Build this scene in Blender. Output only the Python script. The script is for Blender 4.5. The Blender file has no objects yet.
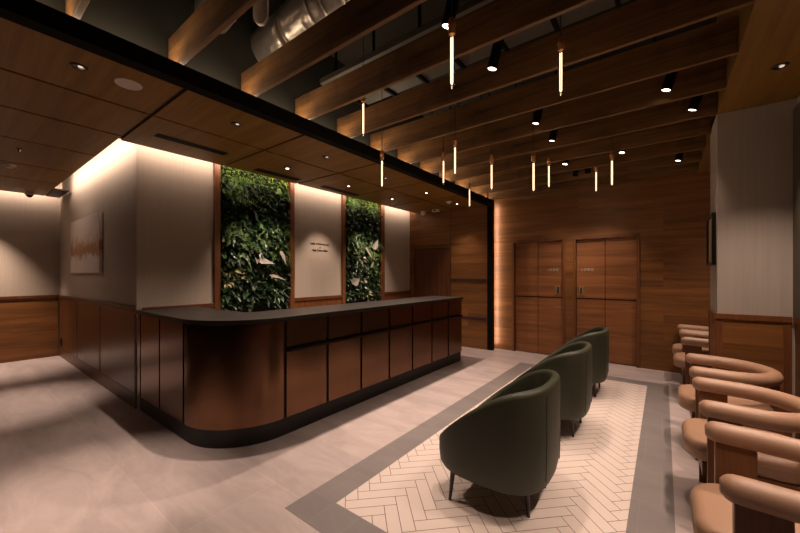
import bpy, bmesh, math, random
from mathutils import Vector, Matrix
PI = math.pi
random.seed(7)
scn = bpy.context.scene
COL = scn.collection

# ------------------------------------------------------------------ helpers
def link(o):
    COL.objects.link(o); return o

def tag(o, label, cat, group=None, kind=None):
    o['label'] = label; o['category'] = cat
    if group: o['group'] = group
    if kind: o['kind'] = kind
    return o

def obj(name, bm, mat, parent=None, smooth=False, label=None, kind=None, loc=None):
    me = bpy.data.meshes.new(name)
    bmesh.ops.recalc_face_normals(bm, faces=bm.faces[:])
    bm.to_mesh(me); bm.free()
    if mat: me.materials.append(mat)
    if smooth:
        me.polygons.foreach_set('use_smooth', [True]*len(me.polygons))
        try: me.set_sharp_from_angle(angle=math.radians(38))
        except Exception: pass
    o = bpy.data.objects.new(name, me); link(o)
    if parent is not None: o.parent = parent
    if loc: o.location = loc
    if label: o['label'] = label
    if kind: o['kind'] = kind
    return o

def empty(name, loc, rz=0):
    o = bpy.data.objects.new(name, None); o.empty_display_size = .05
    o.location = loc; o.rotation_euler = (0, 0, rz); return link(o)

def thing(name, loc, label, cat, group=None, rz=0):
    return tag(empty(name, loc, rz), label, cat, group)

def copy_tree(o, parent=None):
    c = o.copy(); link(c)
    if parent is not None: c.parent = parent
    for ch in list(o.children): copy_tree(ch, c)
    return c

def text_mesh(name, cu):
    tmp = bpy.data.objects.new('tmp_text', cu); link(tmp)
    dg = bpy.context.evaluated_depsgraph_get(); dg.update()
    me = bpy.data.meshes.new_from_object(tmp.evaluated_get(dg))
    me.name = name; bpy.data.objects.remove(tmp)
    return link(bpy.data.objects.new(name, me))

def struct(name, bm, mat, parent=None, smooth=False):
    o = obj(name, bm, mat, parent, smooth)
    if parent is None: o['kind'] = 'structure'
    return o

def NB(): return bmesh.new()

def box(bm, x0, x1, y0, y1, z0, z1):
    v = [bm.verts.new(p) for p in ((x0,y0,z0),(x1,y0,z0),(x1,y1,z0),(x0,y1,z0),(x0,y0,z1),(x1,y0,z1),(x1,y1,z1),(x0,y1,z1))]
    for f in ((0,3,2,1),(4,5,6,7),(0,1,5,4),(1,2,6,5),(2,3,7,6),(3,0,4,7)):
        bm.faces.new([v[i] for i in f])
    return bm

def merge(bm, t):
    mp = {}
    for v in t.verts: mp[v.index] = bm.verts.new(v.co)
    for f in t.faces:
        bm.faces.new([mp[v.index] for v in f.verts])
    t.free()

def rbox(bm, x0, x1, y0, y1, z0, z1, r=.004, seg=2):
    t = NB(); box(t, x0, x1, y0, y1, z0, z1)
    bmesh.ops.bevel(t, geom=t.edges[:], offset=r, segments=seg, profile=.5, affect='EDGES')
    t.verts.index_update(); merge(bm, t); return bm

def B(*a): return box(NB(), *a)
def RB(*a, **k): return rbox(NB(), *a, **k)

def tube(bm, pts, rad, seg=12, cap=True):
    pts = [Vector(p) for p in pts]; n = len(pts)
    rads = rad if isinstance(rad, (list, tuple)) else [rad]*n
    t0 = (pts[1]-pts[0]).normalized()
    ref = Vector((0,0,1)) if abs(t0.z) < .9 else Vector((1,0,0))
    u = t0.cross(ref).normalized(); rings = []
    for i, p in enumerate(pts):
        if i == 0: t = t0
        elif i == n-1: t = (pts[-1]-pts[-2]).normalized()
        else: t = ((pts[i+1]-p).normalized()+(p-pts[i-1]).normalized()).normalized()
        u = (u - t*u.dot(t)).normalized(); w = t.cross(u)
        rings.append([bm.verts.new(p+(u*math.cos(2*PI*k/seg)+w*math.sin(2*PI*k/seg))*rads[i]) for k in range(seg)])
    for a, b in zip(rings, rings[1:]):
        for k in range(seg):
            bm.faces.new((a[k], a[(k+1)%seg], b[(k+1)%seg], b[k]))
    if cap:
        bm.faces.new(rings[0][::-1]); bm.faces.new(rings[-1])
    return bm

def lathe(bm, prof, c=(0,0,0), seg=24, axis=None):
    rings = []; c = Vector(c)
    M = Matrix.Identity(3) if axis is None else Vector((0,0,1)).rotation_difference(Vector(axis)).to_matrix()
    for r, z in prof:
        if r < 1e-6: rings.append([bm.verts.new(c+M@Vector((0,0,z)))])
        else: rings.append([bm.verts.new(c+M@Vector((r*math.cos(2*PI*k/seg), r*math.sin(2*PI*k/seg), z))) for k in range(seg)])
    for a, b in zip(rings, rings[1:]):
        for k in range(seg):
            if len(a) == 1 and len(b) == 1: continue
            if len(a) == 1: bm.faces.new((a[0], b[(k+1)%seg], b[k]))
            elif len(b) == 1: bm.faces.new((a[k], a[(k+1)%seg], b[0]))
            else: bm.faces.new((a[k], a[(k+1)%seg], b[(k+1)%seg], b[k]))
    return bm

# ------------------------------------------------------------------ materials
def nodes(name):
    m = bpy.data.materials.new(name); m.use_nodes = True
    nt = m.node_tree; return m, nt, nt.nodes['Principled BSDF']

def plain(name, c, rough=.5, metal=0., spec=.5, bump=0., bscale=200., var=0.):
    m, nt, p = nodes(name)
    p.inputs['Base Color'].default_value = (*c, 1); p.inputs['Roughness'].default_value = rough
    p.inputs['Metallic'].default_value = metal; p.inputs['Specular IOR Level'].default_value = spec
    if bump or var:
        tc = nt.nodes.new('ShaderNodeTexCoord'); n = nt.nodes.new('ShaderNodeTexNoise')
        n.inputs['Scale'].default_value = bscale; n.inputs['Detail'].default_value = 4
        nt.links.new(tc.outputs['Object'], n.inputs['Vector'])
        if bump:
            b = nt.nodes.new('ShaderNodeBump'); b.inputs['Strength'].default_value = bump; b.inputs['Distance'].default_value = .004
            nt.links.new(n.outputs['Fac'], b.inputs['Height']); nt.links.new(b.outputs['Normal'], p.inputs['Normal'])
        if var:
            mx = nt.nodes.new('ShaderNodeMix'); mx.data_type = 'RGBA'
            mx.inputs[6].default_value = (*[x*(1-var) for x in c], 1); mx.inputs[7].default_value = (*[min(1, x*(1+var)) for x in c], 1)
            nt.links.new(n.outputs['Fac'], mx.inputs[0]); nt.links.new(mx.outputs[2], p.inputs['Base Color'])
    return m

def emit(name, c, s):
    m = bpy.data.materials.new(name); m.use_nodes = True; nt = m.node_tree
    nt.nodes.remove(nt.nodes['Principled BSDF']); e = nt.nodes.new('ShaderNodeEmission')
    e.inputs['Color'].default_value = (*c, 1); e.inputs['Strength'].default_value = s
    nt.links.new(e.outputs[0], nt.nodes['Material Output'].inputs['Surface']); return m

def wood(name, dark, light, grain='x', rough=.45, across=14., along=.9, planks=None, plane='xz', knots=0., metal=0., spec=.4, pvar=.25, coat=0.):
    """grain runs along one axis; planks = (length, height) gives board-to-board tone changes"""
    m, nt, p = nodes(name); L = nt.links.new; N = nt.nodes.new
    p.inputs['Roughness'].default_value = rough; p.inputs['Metallic'].default_value = metal
    p.inputs['Specular IOR Level'].default_value = spec; p.inputs['Coat Weight'].default_value = coat
    p.inputs['Coat Roughness'].default_value = .25
    tc = N('ShaderNodeTexCoord'); mp = N('ShaderNodeMapping')
    s = {'x': (along, across, across), 'y': (across, along, across), 'z': (across, across, along)}[grain]
    mp.inputs['Scale'].default_value = s
    vec = tc.outputs['Object']
    brick = None
    if planks:
        sep = N('ShaderNodeSeparateXYZ'); L(vec, sep.inputs[0]); cmb = N('ShaderNodeCombineXYZ')
        L(sep.outputs[{'x':0,'y':1,'z':2}[plane[0]]], cmb.inputs[0]); L(sep.outputs[{'x':0,'y':1,'z':2}[plane[1]]], cmb.inputs[1])
        brick = N('ShaderNodeTexBrick'); brick.inputs['Scale'].default_value = 1
        brick.inputs['Brick Width'].default_value = planks[0]; brick.inputs['Row Height'].default_value = planks[1]
        brick.inputs['Mortar Size'].default_value = .0008; brick.inputs['Mortar Smooth'].default_value = 0
        brick.inputs['Color1'].default_value = (0,0,0,1); brick.inputs['Color2'].default_value = (1,1,1,1)
        brick.inputs['Mortar'].default_value = (.3,.3,.3,1); brick.offset = .37; brick.offset_frequency = 2
        L(cmb.outputs[0], brick.inputs['Vector'])
        add = N('ShaderNodeVectorMath'); add.operation = 'MULTIPLY_ADD'
        add.inputs[1].default_value = (3.1, 5.3, 7.7); L(brick.outputs['Color'], add.inputs[0]); L(vec, add.inputs[2])
        vec = add.outputs[0]
    L(vec, mp.inputs['Vector'])
    n1 = N('ShaderNodeTexNoise'); n1.inputs['Scale'].default_value = 1; n1.inputs['Detail'].default_value = 6
    n1.inputs['Roughness'].default_value = .62; n1.inputs['Distortion'].default_value = .55
    L(mp.outputs[0], n1.inputs['Vector'])
    mp2 = N('ShaderNodeMapping'); mp2.inputs['Scale'].default_value = tuple(x*(9 if x == across else 5) for x in s)
    L(vec, mp2.inputs['Vector'])
    n2 = N('ShaderNodeTexNoise'); n2.inputs['Scale'].default_value = 1; n2.inputs['Detail'].default_value = 3; L(mp2.outputs[0], n2.inputs['Vector'])
    mix = N('ShaderNodeMath'); mix.operation = 'MULTIPLY_ADD'; mix.inputs[1].default_value = .35
    L(n2.outputs['Fac'], mix.inputs[0]); L(n1.outputs['Fac'], mix.inputs[2])
    rp = N('ShaderNodeValToRGB'); L(mix.outputs[0], rp.inputs[0])
    rp.color_ramp.elements[0].position = .45; rp.color_ramp.elements[0].color = (*dark, 1)
    rp.color_ramp.elements[1].position = .9; rp.color_ramp.elements[1].color = (*light, 1)
    col = rp.outputs[0]
    if brick:
        mr = N('ShaderNodeMapRange'); mr.inputs[3].default_value = 1-pvar; mr.inputs[4].default_value = 1+pvar*.6
        L(brick.outputs['Color'], mr.inputs[0])
        mm = N('ShaderNodeVectorMath'); mm.operation = 'SCALE'; L(col, mm.inputs[0]); L(mr.outputs[0], mm.inputs['Scale']); col = mm.outputs[0]
    if knots:
        n3 = N('ShaderNodeTexNoise'); n3.inputs['Scale'].default_value = 3.2; n3.inputs['Detail'].default_value = 5; L(vec, n3.inputs['Vector'])
        r3 = N('ShaderNodeValToRGB'); L(n3.outputs['Fac'], r3.inputs[0])
        r3.color_ramp.elements[0].position = .30; r3.color_ramp.elements[0].color = (1-knots,)*3+(1,)
        r3.color_ramp.elements[1].position = .48; r3.color_ramp.elements[1].color = (1,1,1,1)
        m3 = N('ShaderNodeMix'); m3.data_type = 'RGBA'; m3.blend_type = 'MULTIPLY'; m3.inputs[0].default_value = 1
        L(col, m3.inputs[6]); L(r3.outputs[0], m3.inputs[7]); col = m3.outputs[2]
    L(col, p.inputs['Base Color'])
    bp = N('ShaderNodeBump'); bp.inputs['Strength'].default_value = .12; bp.inputs['Distance'].default_value = .002
    L(mix.outputs[0], bp.inputs['Height']); L(bp.outputs[0], p.inputs['Normal'])
    return m

def wallpaper(name, c, var=.10):
    m, nt, p = nodes(name); L = nt.links.new; N = nt.nodes.new
    p.inputs['Roughness'].default_value = .85; p.inputs['Specular IOR Level'].default_value = .25
    tc = N('ShaderNodeTexCoord'); mp = N('ShaderNodeMapping'); mp.inputs['Scale'].default_value = (55, 55, 1.1); L(tc.outputs['Object'], mp.inputs[0])
    n = N('ShaderNodeTexNoise'); n.inputs['Scale'].default_value = 1; n.inputs['Detail'].default_value = 5; n.inputs['Roughness'].default_value = .7; L(mp.outputs[0], n.inputs['Vector'])
    rp = N('ShaderNodeValToRGB'); L(n.outputs['Fac'], rp.inputs[0])
    rp.color_ramp.elements[0].position = .3; rp.color_ramp.elements[0].color = (*[x*(1-var*1.4) for x in c], 1)
    rp.color_ramp.elements[1].position = .75; rp.color_ramp.elements[1].color = (*[x*(1+var) for x in c], 1)
    L(rp.outputs[0], p.inputs['Base Color'])
    b = N('ShaderNodeBump'); b.inputs['Strength'].default_value = .05; b.inputs['Distance'].default_value = .002
    L(n.outputs['Fac'], b.inputs['Height']); L(b.outputs[0], p.inputs['Normal'])
    return m

def stone(name, c, tile=(1.2, .6), joint=.004, rough=.42, var=.16, off=(0,0)):
    m, nt, p = nodes(name); L = nt.links.new; N = nt.nodes.new
    p.inputs['Roughness'].default_value = rough; p.inputs['Specular IOR Level'].default_value = .35
    tc = N('ShaderNodeTexCoord'); mp = N('ShaderNodeMapping'); mp.inputs['Location'].default_value = (*off, 0); L(tc.outputs['Object'], mp.inputs[0])
    br = N('ShaderNodeTexBrick'); br.offset = .5
    for k, v in (('Scale',1),('Brick Width',tile[0]),('Row Height',tile[1]),('Mortar Size',joint),('Mortar Smooth',.2)): br.inputs[k].default_value = v
    br.inputs['Color1'].default_value = (.94,.94,.94,1); br.inputs['Color2'].default_value = (1.04,1.03,1.02,1); br.inputs['Mortar'].default_value = (1.12,1.1,1.08,1)
    L(mp.outputs[0], br.inputs['Vector'])
    mp2 = N('ShaderNodeMapping'); mp2.inputs['Scale'].default_value = (1.1, 3.4, 1); mp2.inputs['Rotation'].default_value = (0,0,.25); L(tc.outputs['Object'], mp2.inputs[0])
    n = N('ShaderNodeTexNoise'); n.inputs['Scale'].default_value = 1.3; n.inputs['Detail'].default_value = 9; n.inputs['Roughness'].default_value = .66; n.inputs['Distortion'].default_value = .7
    L(mp2.outputs[0], n.inputs['Vector'])
    rp = N('ShaderNodeValToRGB'); L(n.outputs['Fac'], rp.inputs[0])
    rp.color_ramp.elements[0].position = .36; rp.color_ramp.elements[0].color = (*[x*(1-var*1.3) for x in c], 1)
    rp.color_ramp.elements[1].position = .72; rp.color_ramp.elements[1].color = (*[x*(1+var*.8) for x in c], 1)
    mx = N('ShaderNodeMix'); mx.data_type = 'RGBA'; mx.blend_type = 'MULTIPLY'; mx.inputs[0].default_value = 1
    L(rp.outputs[0], mx.inputs[6]); L(br.outputs['Color'], mx.inputs[7]); L(mx.outputs[2], p.inputs['Base Color'])
    b = N('ShaderNodeBump'); b.inputs['Strength'].default_value = .08; b.inputs['Distance'].default_value = .003
    L(n.outputs['Fac'], b.inputs['Height']); L(b.outputs[0], p.inputs['Normal'])
    return m

def brushed(name, c, rough=.22):
    m, nt, p = nodes(name); L = nt.links.new; N = nt.nodes.new
    p.inputs['Metallic'].default_value = .95; p.inputs['Roughness'].default_value = rough
    tc = N('ShaderNodeTexCoord'); mp = N('ShaderNodeMapping'); mp.inputs['Scale'].default_value = (2.5, 2.5, 420); L(tc.outputs['Object'], mp.inputs[0])
    n = N('ShaderNodeTexNoise'); n.inputs['Scale'].default_value = 1; n.inputs['Detail'].default_value = 3; L(mp.outputs[0], n.inputs['Vector'])
    b = N('ShaderNodeBump'); b.inputs['Strength'].default_value = .14; b.inputs['Distance'].default_value = .0012; L(n.outputs['Fac'], b.inputs['Height']); L(b.outputs[0], p.inputs['Normal'])
    mp2 = N('ShaderNodeMapping'); mp2.inputs['Scale'].default_value = (14, 14, .8); L(tc.outputs['Object'], mp2.inputs[0])
    n2 = N('ShaderNodeTexNoise'); n2.inputs['Scale'].default_value = 1; n2.inputs['Detail'].default_value = 4; L(mp2.outputs[0], n2.inputs['Vector'])
    mx = N('ShaderNodeMix'); mx.data_type = 'RGBA'; mx.inputs[6].default_value = (*[x*.82 for x in c], 1); mx.inputs[7].default_value = (*[x*1.15 for x in c], 1)
    L(n2.outputs['Fac'], mx.inputs[0]); L(mx.outputs[2], p.inputs['Base Color']); return m

def leafmat(name, c, c2, sc=9., rough=.45):
    m = plain(name, c, rough); nt = m.node_tree; p = nt.nodes['Principled BSDF']; N = nt.nodes.new; L = nt.links.new
    tc = N('ShaderNodeTexCoord'); n = N('ShaderNodeTexNoise'); n.inputs['Scale'].default_value = sc; n.inputs['Detail'].default_value = 3
    L(tc.outputs['Object'], n.inputs['Vector']); rp = N('ShaderNodeValToRGB'); L(n.outputs['Fac'], rp.inputs[0])
    rp.color_ramp.elements[0].position = .35; rp.color_ramp.elements[0].color = (*c, 1)
    rp.color_ramp.elements[1].position = .68; rp.color_ramp.elements[1].color = (*c2, 1)
    L(rp.outputs[0], p.inputs['Base Color']); return m

def glassy(name):
    m = bpy.data.materials.new(name); m.use_nodes = True; nt = m.node_tree; N = nt.nodes.new; L = nt.links.new
    nt.nodes.remove(nt.nodes['Principled BSDF'])
    t = N('ShaderNodeBsdfTransparent'); t.inputs[0].default_value = (1,.93,.82,1); g = N('ShaderNodeBsdfGlossy'); g.inputs['Roughness'].default_value = .08
    f = N('ShaderNodeFresnel'); f.inputs[0].default_value = 1.35; mx = N('ShaderNodeMixShader')
    L(f.outputs[0], mx.inputs[0]); L(t.outputs[0], mx.inputs[1]); L(g.outputs[0], mx.inputs[2]); L(mx.outputs[0], nt.nodes['Material Output'].inputs[0])
    return m

WARM = (1., .745, .595)
M = {}
M['wall_wood']  = wood('horizontal_walnut', (.092,.036,.009), (.26,.108,.030), 'x', .42, 9, .55, planks=(3.1,.42), plane='xz', pvar=.16)
M['wall_wood_y']= wood('horizontal_walnut_side', (.11,.043,.012), (.30,.125,.037), 'y', .42, 9, .55, planks=(3.1,.5), plane='yz', pvar=.15)
M['door_wood']  = wood('door_veneer', (.135,.050,.016), (.33,.132,.048), 'x', .4, 10, .5)
M['dark_wood']  = wood('dark_walnut', (.06,.020,.008), (.15,.055,.02), 'z', .38, 12, .7)
M['frame_wood'] = wood('red_brown_timber', (.085,.029,.009), (.19,.070,.023), 'z', .42, 14, .7)
M['ceil_wood']  = wood('ceiling_veneer', (.135,.061,.007), (.265,.133,.018), 'x', .5, 10, .6)
M['ceil_wood_y']= wood('ceiling_veneer_side', (.125,.061,.008), (.225,.116,.017), 'y', .5, 10, .6)
M['beam_wood']  = wood('rough_timber', (.06,.025,.007), (.24,.112,.033), 'x', .65, 11, .8, knots=.55)
M['chair_wood'] = wood('chair_walnut', (.09,.034,.013), (.20,.08,.03), 'z', .4, 14, .8)
M['bronze']     = brushed('brushed_bronze', (.152,.077,.043))
M['wain_wood']  = wood('wainscot_gloss_wood', (.065,.024,.008), (.13,.050,.017), 'z', .3, 12, .6, spec=.5)
M['bronze_dark']= plain('bronze_groove', (.025,.009,.004), .5)
M['rail_red'] = plain('dark_red_rail', (.035,.010,.005), .6)
M['ledge'] = plain('dark_bronze_ledge', (.018,.008,.005), .75, spec=.15)
M['counter_top']= plain('counter_stone', (.024,.020,.018), .42, spec=.3, bump=.05, var=.15)
M['plinth']     = plain('dark_metal_plinth', (.009,.007,.0055), .5)
M['black']      = plain('black_metal', (.003,.0026,.0022), .75, spec=.12)
M['void']       = plain('dark_paint', (.020,.017,.013), .9, spec=.1)
M['bulkhead']   = plain('grey_bulkhead_paint', (.018,.017,.013), .85, spec=.2)
M['paper']      = wallpaper('woven_wallpaper', (.42,.35,.285), .05)
M['paper_grey'] = wallpaper('plaster_wallpaper', (.36,.31,.27), .07)
M['stone']      = stone('floor_stone', (.44,.37,.355), off=(.35,.4))
M['border']     = stone('grey_border_stone', (.19,.17,.165), tile=(.22,.6), var=.1, off=(.01,.3))
M['tile']       = plain('cream_tile', (.60,.512,.462), .38, var=.05, bscale=3)
M['grout']      = plain('grout', (.17,.12,.09), .9)
M['green']      = plain('green_leather', (.028,.031,.014), .55, bump=.12, bscale=260, var=.2)
M['green_in']   = plain('green_leather_lining', (.036,.038,.019), .55, bump=.12, bscale=260)
M['leather']    = plain('tan_leather', (.35,.205,.128), .5, bump=.10, bscale=230, var=.06)
M['leg']        = plain('black_leg', (.008,.007,.006), .35)
M['white']      = plain('white_plastic', (.62,.55,.48), .5)
M['grey']       = plain('grey_duct_metal', (.06,.052,.04), .6)
M['foil']       = plain('aluminium_foil', (.40,.355,.31), .30, metal=.85, bump=1., bscale=22)
M['brass']      = plain('copper_socket', (.62,.30,.13), .35, metal=.6)
M['glass']      = glassy('bulb_glass')
M['filament']   = emit('glowing_filament', (1,.76,.52), 2.2)
M['lens']       = emit('lamp_lens', (1,.80,.64), 9)
M['glint_glow']   = emit('painted_reflector_glint', (1,.78,.62), .7)  # soft glow standing in for the glint of a downlight reflector
M['led']        = emit('led_tape', (1,.74,.52), 2)
M['chrome']     = plain('polished_reflector', (.5,.4,.33), .15, metal=1)
M['ink']        = plain('dark_lettering', (.03,.018,.012), .5)
M['silver_ink'] = plain('pale_lettering', (.55,.5,.42), .4, metal=.3)
M['satin']      = plain('satin_brass', (.5,.33,.16), .35, metal=.8)

# ------------------------------------------------------------------ room numbers (metres)
XF, XW, XL = -2.60, -4.53, -8.62      # fascia / wall behind counter / far left wall
YP, YB, YI = 1.265, 6.55, 6.33         # corridor wall / back wall / wall inside the portal
XR, XC, YC, YC2 = .877, .39, 4.25, 4.845   # right wall, column left face, column front/back
ZC, ZR, ZT = 2.79, 2.90, 3.80         # wood ceiling, beam/right soffit underside, slab
YN = -2.6

# ------------------------------------------------------------------ floor
fl = struct('floor', B(XL-.3, 1.6, YN, YB+.2, -.1, 0), M['stone'])
RX0, RX1, RY0, RY1 = -1.65, -.168, 1.505, 5.53
bw = .222
bm = NB()
box(bm, RX0-bw, RX0, RY0-bw, RY1+bw, 0, .002); box(bm, RX1, RX1+bw, RY0-bw, RY1+bw, 0, .002)
box(bm, RX0, RX1, RY0-bw, RY0, 0, .002); box(bm, RX0, RX1, RY1, RY1+bw, 0, .002)
obj('stone_border', bm, M['border'], fl, label='grey stone border framing the cream tiles')
obj('tile_grout', B(RX0, RX1, RY0, RY1, 0, .0015), M['grout'], fl)
bm = NB(); tw, tl, gp = .080, .320, .0022
def tile_quad(p0, q0, p1, q1):
    out = []
    for p, q in ((p0+gp,q0+gp),(p1-gp,q0+gp),(p1-gp,q1-gp),(p0+gp,q1-gp)):
        out.append(Vector(((p-q)/math.sqrt(2)-1.62+.057, (p+q)/math.sqrt(2)+1.5, .0035)))
    return out
def clip(poly, ax, val, keep_less):
    res = []
    for i in range(len(poly)):
        a, b = poly[i], poly[(i+1)%len(poly)]
        da, db = (val-a[ax], val-b[ax]) if keep_less else (a[ax]-val, b[ax]-val)
        if da >= 0: res.append(a)
        if da*db < 0: res.append(a.lerp(b, da/(da-db)))
    return res
for i in range(-60, 90):
    for j in range(-12, 14):
        p, q = i*tw+j*tl, i*tw-j*tl
        for qd in (tile_quad(p, q, p+tl, q+tw), tile_quad(p, q+tw, p+tw, q+tw+tl)):
            for ax, val, less in ((0,RX0,False),(0,RX1,True),(1,RY0,False),(1,RY1,True)):
                if len(qd) >= 3: qd = clip(qd, ax, val, less)
            if len(qd) >= 3:
                bm.faces.new([bm.verts.new(v) for v in qd])
obj('herringbone_tiles', bm, M['tile'], fl, label='cream herringbone tiles set like a rug')

# ------------------------------------------------------------------ shell walls
struct('ceiling', B(XL-.3, 1.6, YN, YB+.2, ZT, ZT+.1), M['void'])
struct('wall_front', B(XL-.3, 1.6, YN-.1, YN, 0, ZT), M['void'])

# back wall with two door openings
D1 = (-2.262, -1.392); D2 = (-1.205, -.322); DH = 2.055
bm = NB()
box(bm, -2.75, D1[0], YB, YB+.2, 0, ZT); box(bm, D1[1], D2[0], YB, YB+.2, 0, ZT); box(bm, D2[1], 1.6, YB, YB+.2, 0, ZT)
for d in (D1, D2): box(bm, d[0], d[1], YB, YB+.2, DH, ZT)
wb = struct('wall_back', bm, M['wall_wood'])

def door(idx, d, side, sign):
    rt = empty('door_%d' % idx, ((d[0]+d[1])/2, YB, 0)); rt['kind'] = 'structure'
    w = (d[1]-d[0])/2
    fb = NB()
    rbox(fb, -w-.03, -w+.012, -.022, .10, 0, DH+.03, r=.003); rbox(fb, w-.012, w+.03, -.022, .10, 0, DH+.03, r=.003)
    rbox(fb, -w+.0125, w-.0125, -.022, .10, DH-.012, DH+.03, r=.003)
    obj('door_frame', fb, M['frame_wood'], rt)
    wi = w-.016
    lf = NB()
    for x0, x1 in ((-wi, -.004), (.004, wi)):
        for z0, z1 in ((.012, 1.028), (1.052, DH-.016)):
            rbox(lf, x0, x1, .04, .085, z0, z1, r=.002)
    leaf = obj('door_leaf', lf, M['door_wood'], rt)
    obj('rail_groove', B(-wi, wi, .055, .088, 1.026, 1.054), M['bronze_dark'], leaf)
    hx = side*(wi-.085)
    hb = NB(); rbox(hb, hx-.045, hx+.045, .028, .041, 1.10, 1.25, r=.003)
    obj('handle_plate', hb, M['satin'], leaf)
    hb = NB(); rbox(hb, hx+side*.012-.008, hx+side*.012+.008, -.005, .03, 1.12, 1.23, r=.003)
    obj('pull_handle', hb, M['leg'], leaf)
    cu = bpy.data.curves.new('door_text', 'FONT'); cu.body = sign; cu.size = .052; cu.extrude = .001; cu.align_x = 'CENTER'
    cu.materials.append(M['silver_ink'])
    t = text_mesh('door_lettering', cu); t.parent = rt
    t.location = (side*(wi-.165), .038, 1.515); t.rotation_euler = (PI/2, 0, 0)
    return rt
door(1, D1, 1, '1 診察室'); door(2, D2, -1, '2 診察室')

# wall inside the portal, with its dark doorway and grooves
bm = NB()
dx0, dx1, dz = -4.42, -3.50, 2.02
box(bm, XW-.2, dx0, YI, YI+.2, 0, ZC+.3); box(bm, dx1, XF-.1, YI, YI+.2, 0, ZC+.3); box(bm, dx0, dx1, YI, YI+.2, dz, ZC+.3)
wp = struct('wall_portal', bm, M['wall_wood'])
gb = NB(); box(gb, dx1+.02, XF-.12, YI-.016, YI+.01, 1.315, 1.365); box(gb, dx1+.02, XF-.12, YI-.016, YI+.01, .56, .615)
obj('dark_rail', gb, M['rail_red'], wp)
gb = NB(); box(gb, dx1+.004, dx1+.014, YI-.002, YI+.01, 0, ZC+.2); box(gb, XW, XF-.1, YI-.002, YI+.01, 2.06, 2.068)
obj('panel_joint', gb, M['bronze_dark'], wp)
d3 = empty('door_3', ((dx0+dx1)/2, YI, 0)); d3['kind'] = 'structure'
w3 = (dx1-dx0)/2
obj('door_leaf', RB(-w3+.003, w3-.003, .05, .09, .01, dz-.004, r=.002), M['dark_wood'], d3)
# black portal post + fascia
bm = NB(); box(bm, XF-.10, XF, YI-.0, YI+.10, 0, 2.88)
tr = struct('trim_1', bm, M['black'])
struct('trim_2', B(XF-.10, XF, YN, YI-.001, 2.765, 2.875), M['black'])

# wall behind the counter
UP = ((2.066, 2.142), (3.18, 3.258), (4.254, 4.33), (5.30, 5.415))
PANELS = ((YP, UP[0][0]), (UP[1][1], UP[2][0]), (UP[3][1], YI-.001))
bm = NB(); box(bm, XW-.25, XW-.10, YP, YB, 0, 3.12)
for y0, y1 in PANELS: box(bm, XW-.10, XW, y0, y1, 0, 3.12)
wc = struct('wall_counter', bm, M['paper'])
bm = NB()
for y0, y1 in PANELS: box(bm, XW, XW+.012, y0+(.05 if y0 == YP else 0), y1, 0, 1.035)
obj('wainscot', bm, M['frame_wood'], wc)
bm = NB()
for y0, y1 in PANELS: rbox(bm, XW, XW+.028, y0+(.05 if y0 == YP else 0), y1, 1.036, 1.09, r=.004)
obj('dado_rail', bm, M['dark_wood'], wc)
for i, (y0, y1) in enumerate(UP):
    struct('trim_%d' % (i+3), RB(XW-.099, XW+.035, y0+.0005, y1-.0005, 0, 3.0, r=.004), M['frame_wood'])
# corridor wall with the painting
bm = NB(); box(bm, XL, XW-.0005, YP-.0005, YP+.15, 0, 3.12)
wk = struct('wall_corridor', bm, M['paper'])
seams = [XL, -7.22, -5.93, XW]
bm = NB()
for a, b in zip(seams, seams[1:]): rbox(bm, a+.035, b-.035, YP-.010, YP, .165, 1.03, r=.003)
obj('wainscot_panel', bm, M['wain_wood'], wk)
bm = NB(); box(bm, XL, XW, YP-.008, YP, .16, 1.035); 
obj('panel_backing', bm, M['bronze_dark'], wk)
struct('trim_7', RB(XL, XW+.001, YP-.022, YP-.001, 1.036, 1.09, r=.004), M['dark_wood'])
obj('skirting', B(XL, XW, YP-.010, YP, 0, .158), M['dark_wood'], wk)
# left wall
bm = NB(); box(bm, XL-.15, XL, YN, YP+.15, 0, 3.12)
wl = struct('wall_left', bm, M['paper'])
obj('wainscot', B(XL, XL+.015, YN, YP-.024, 0, 1.035), M['wall_wood_y'], wl)
obj('dado_rail', RB(XL, XL+.03, YN, YP-.024, 1.036, 1.09, r=.004), M['dark_wood'], wl)

# right wall, column
wr = struct('wall_right', B(XR, XR+.15, YN, YB, 0, ZR+.2), M['paper_grey'])
obj('wainscot', B(XR-.012, XR, YN, YC-.001, 0, 1.05), M['wall_wood_y'], wr)
obj('dado_rail', RB(XR-.028, XR, YN, YC-.016, 1.05, 1.10, r=.004), M['frame_wood'], wr)
obj('wall_end_trim', RB(XR-.03, XR, YN, YC-.03, 1.102, 2.80, r=.002), plain('olive_screen', (.07,.055,.032), .8), wr)
wcol = struct('wall_column', B(XC, XR-.001, YC, YC2, 0, ZR+.1), M['paper_grey'])
bm = NB(); box(bm, XC-.006, XR-.03, YC-.010, YC, 0, 1.05); box(bm, XC-.010, XC, YC-.006, YC2, 0, 1.05)
obj('wainscot', bm, M['wall_wood'], wcol)
bm = NB(); rbox(bm, XC-.022, XR-.03, YC-.022, YC, 1.05, 1.10, r=.003); rbox(bm, XC-.022, XC, YC-.0, YC2, 1.05, 1.10, r=.003)
rbox(bm, XC-.014, XC+.035, YC-.014, YC, 0, 1.05, r=.002); rbox(bm, XR-.08, XR-.031, YC-.014, YC, 0, 1.05, r=.002); rbox(bm, XC-.014, XC, YC2-.05, YC2, 0, 1.05, r=.002)
obj('dado_frame', bm, M['frame_wood'], wcol)

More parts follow.
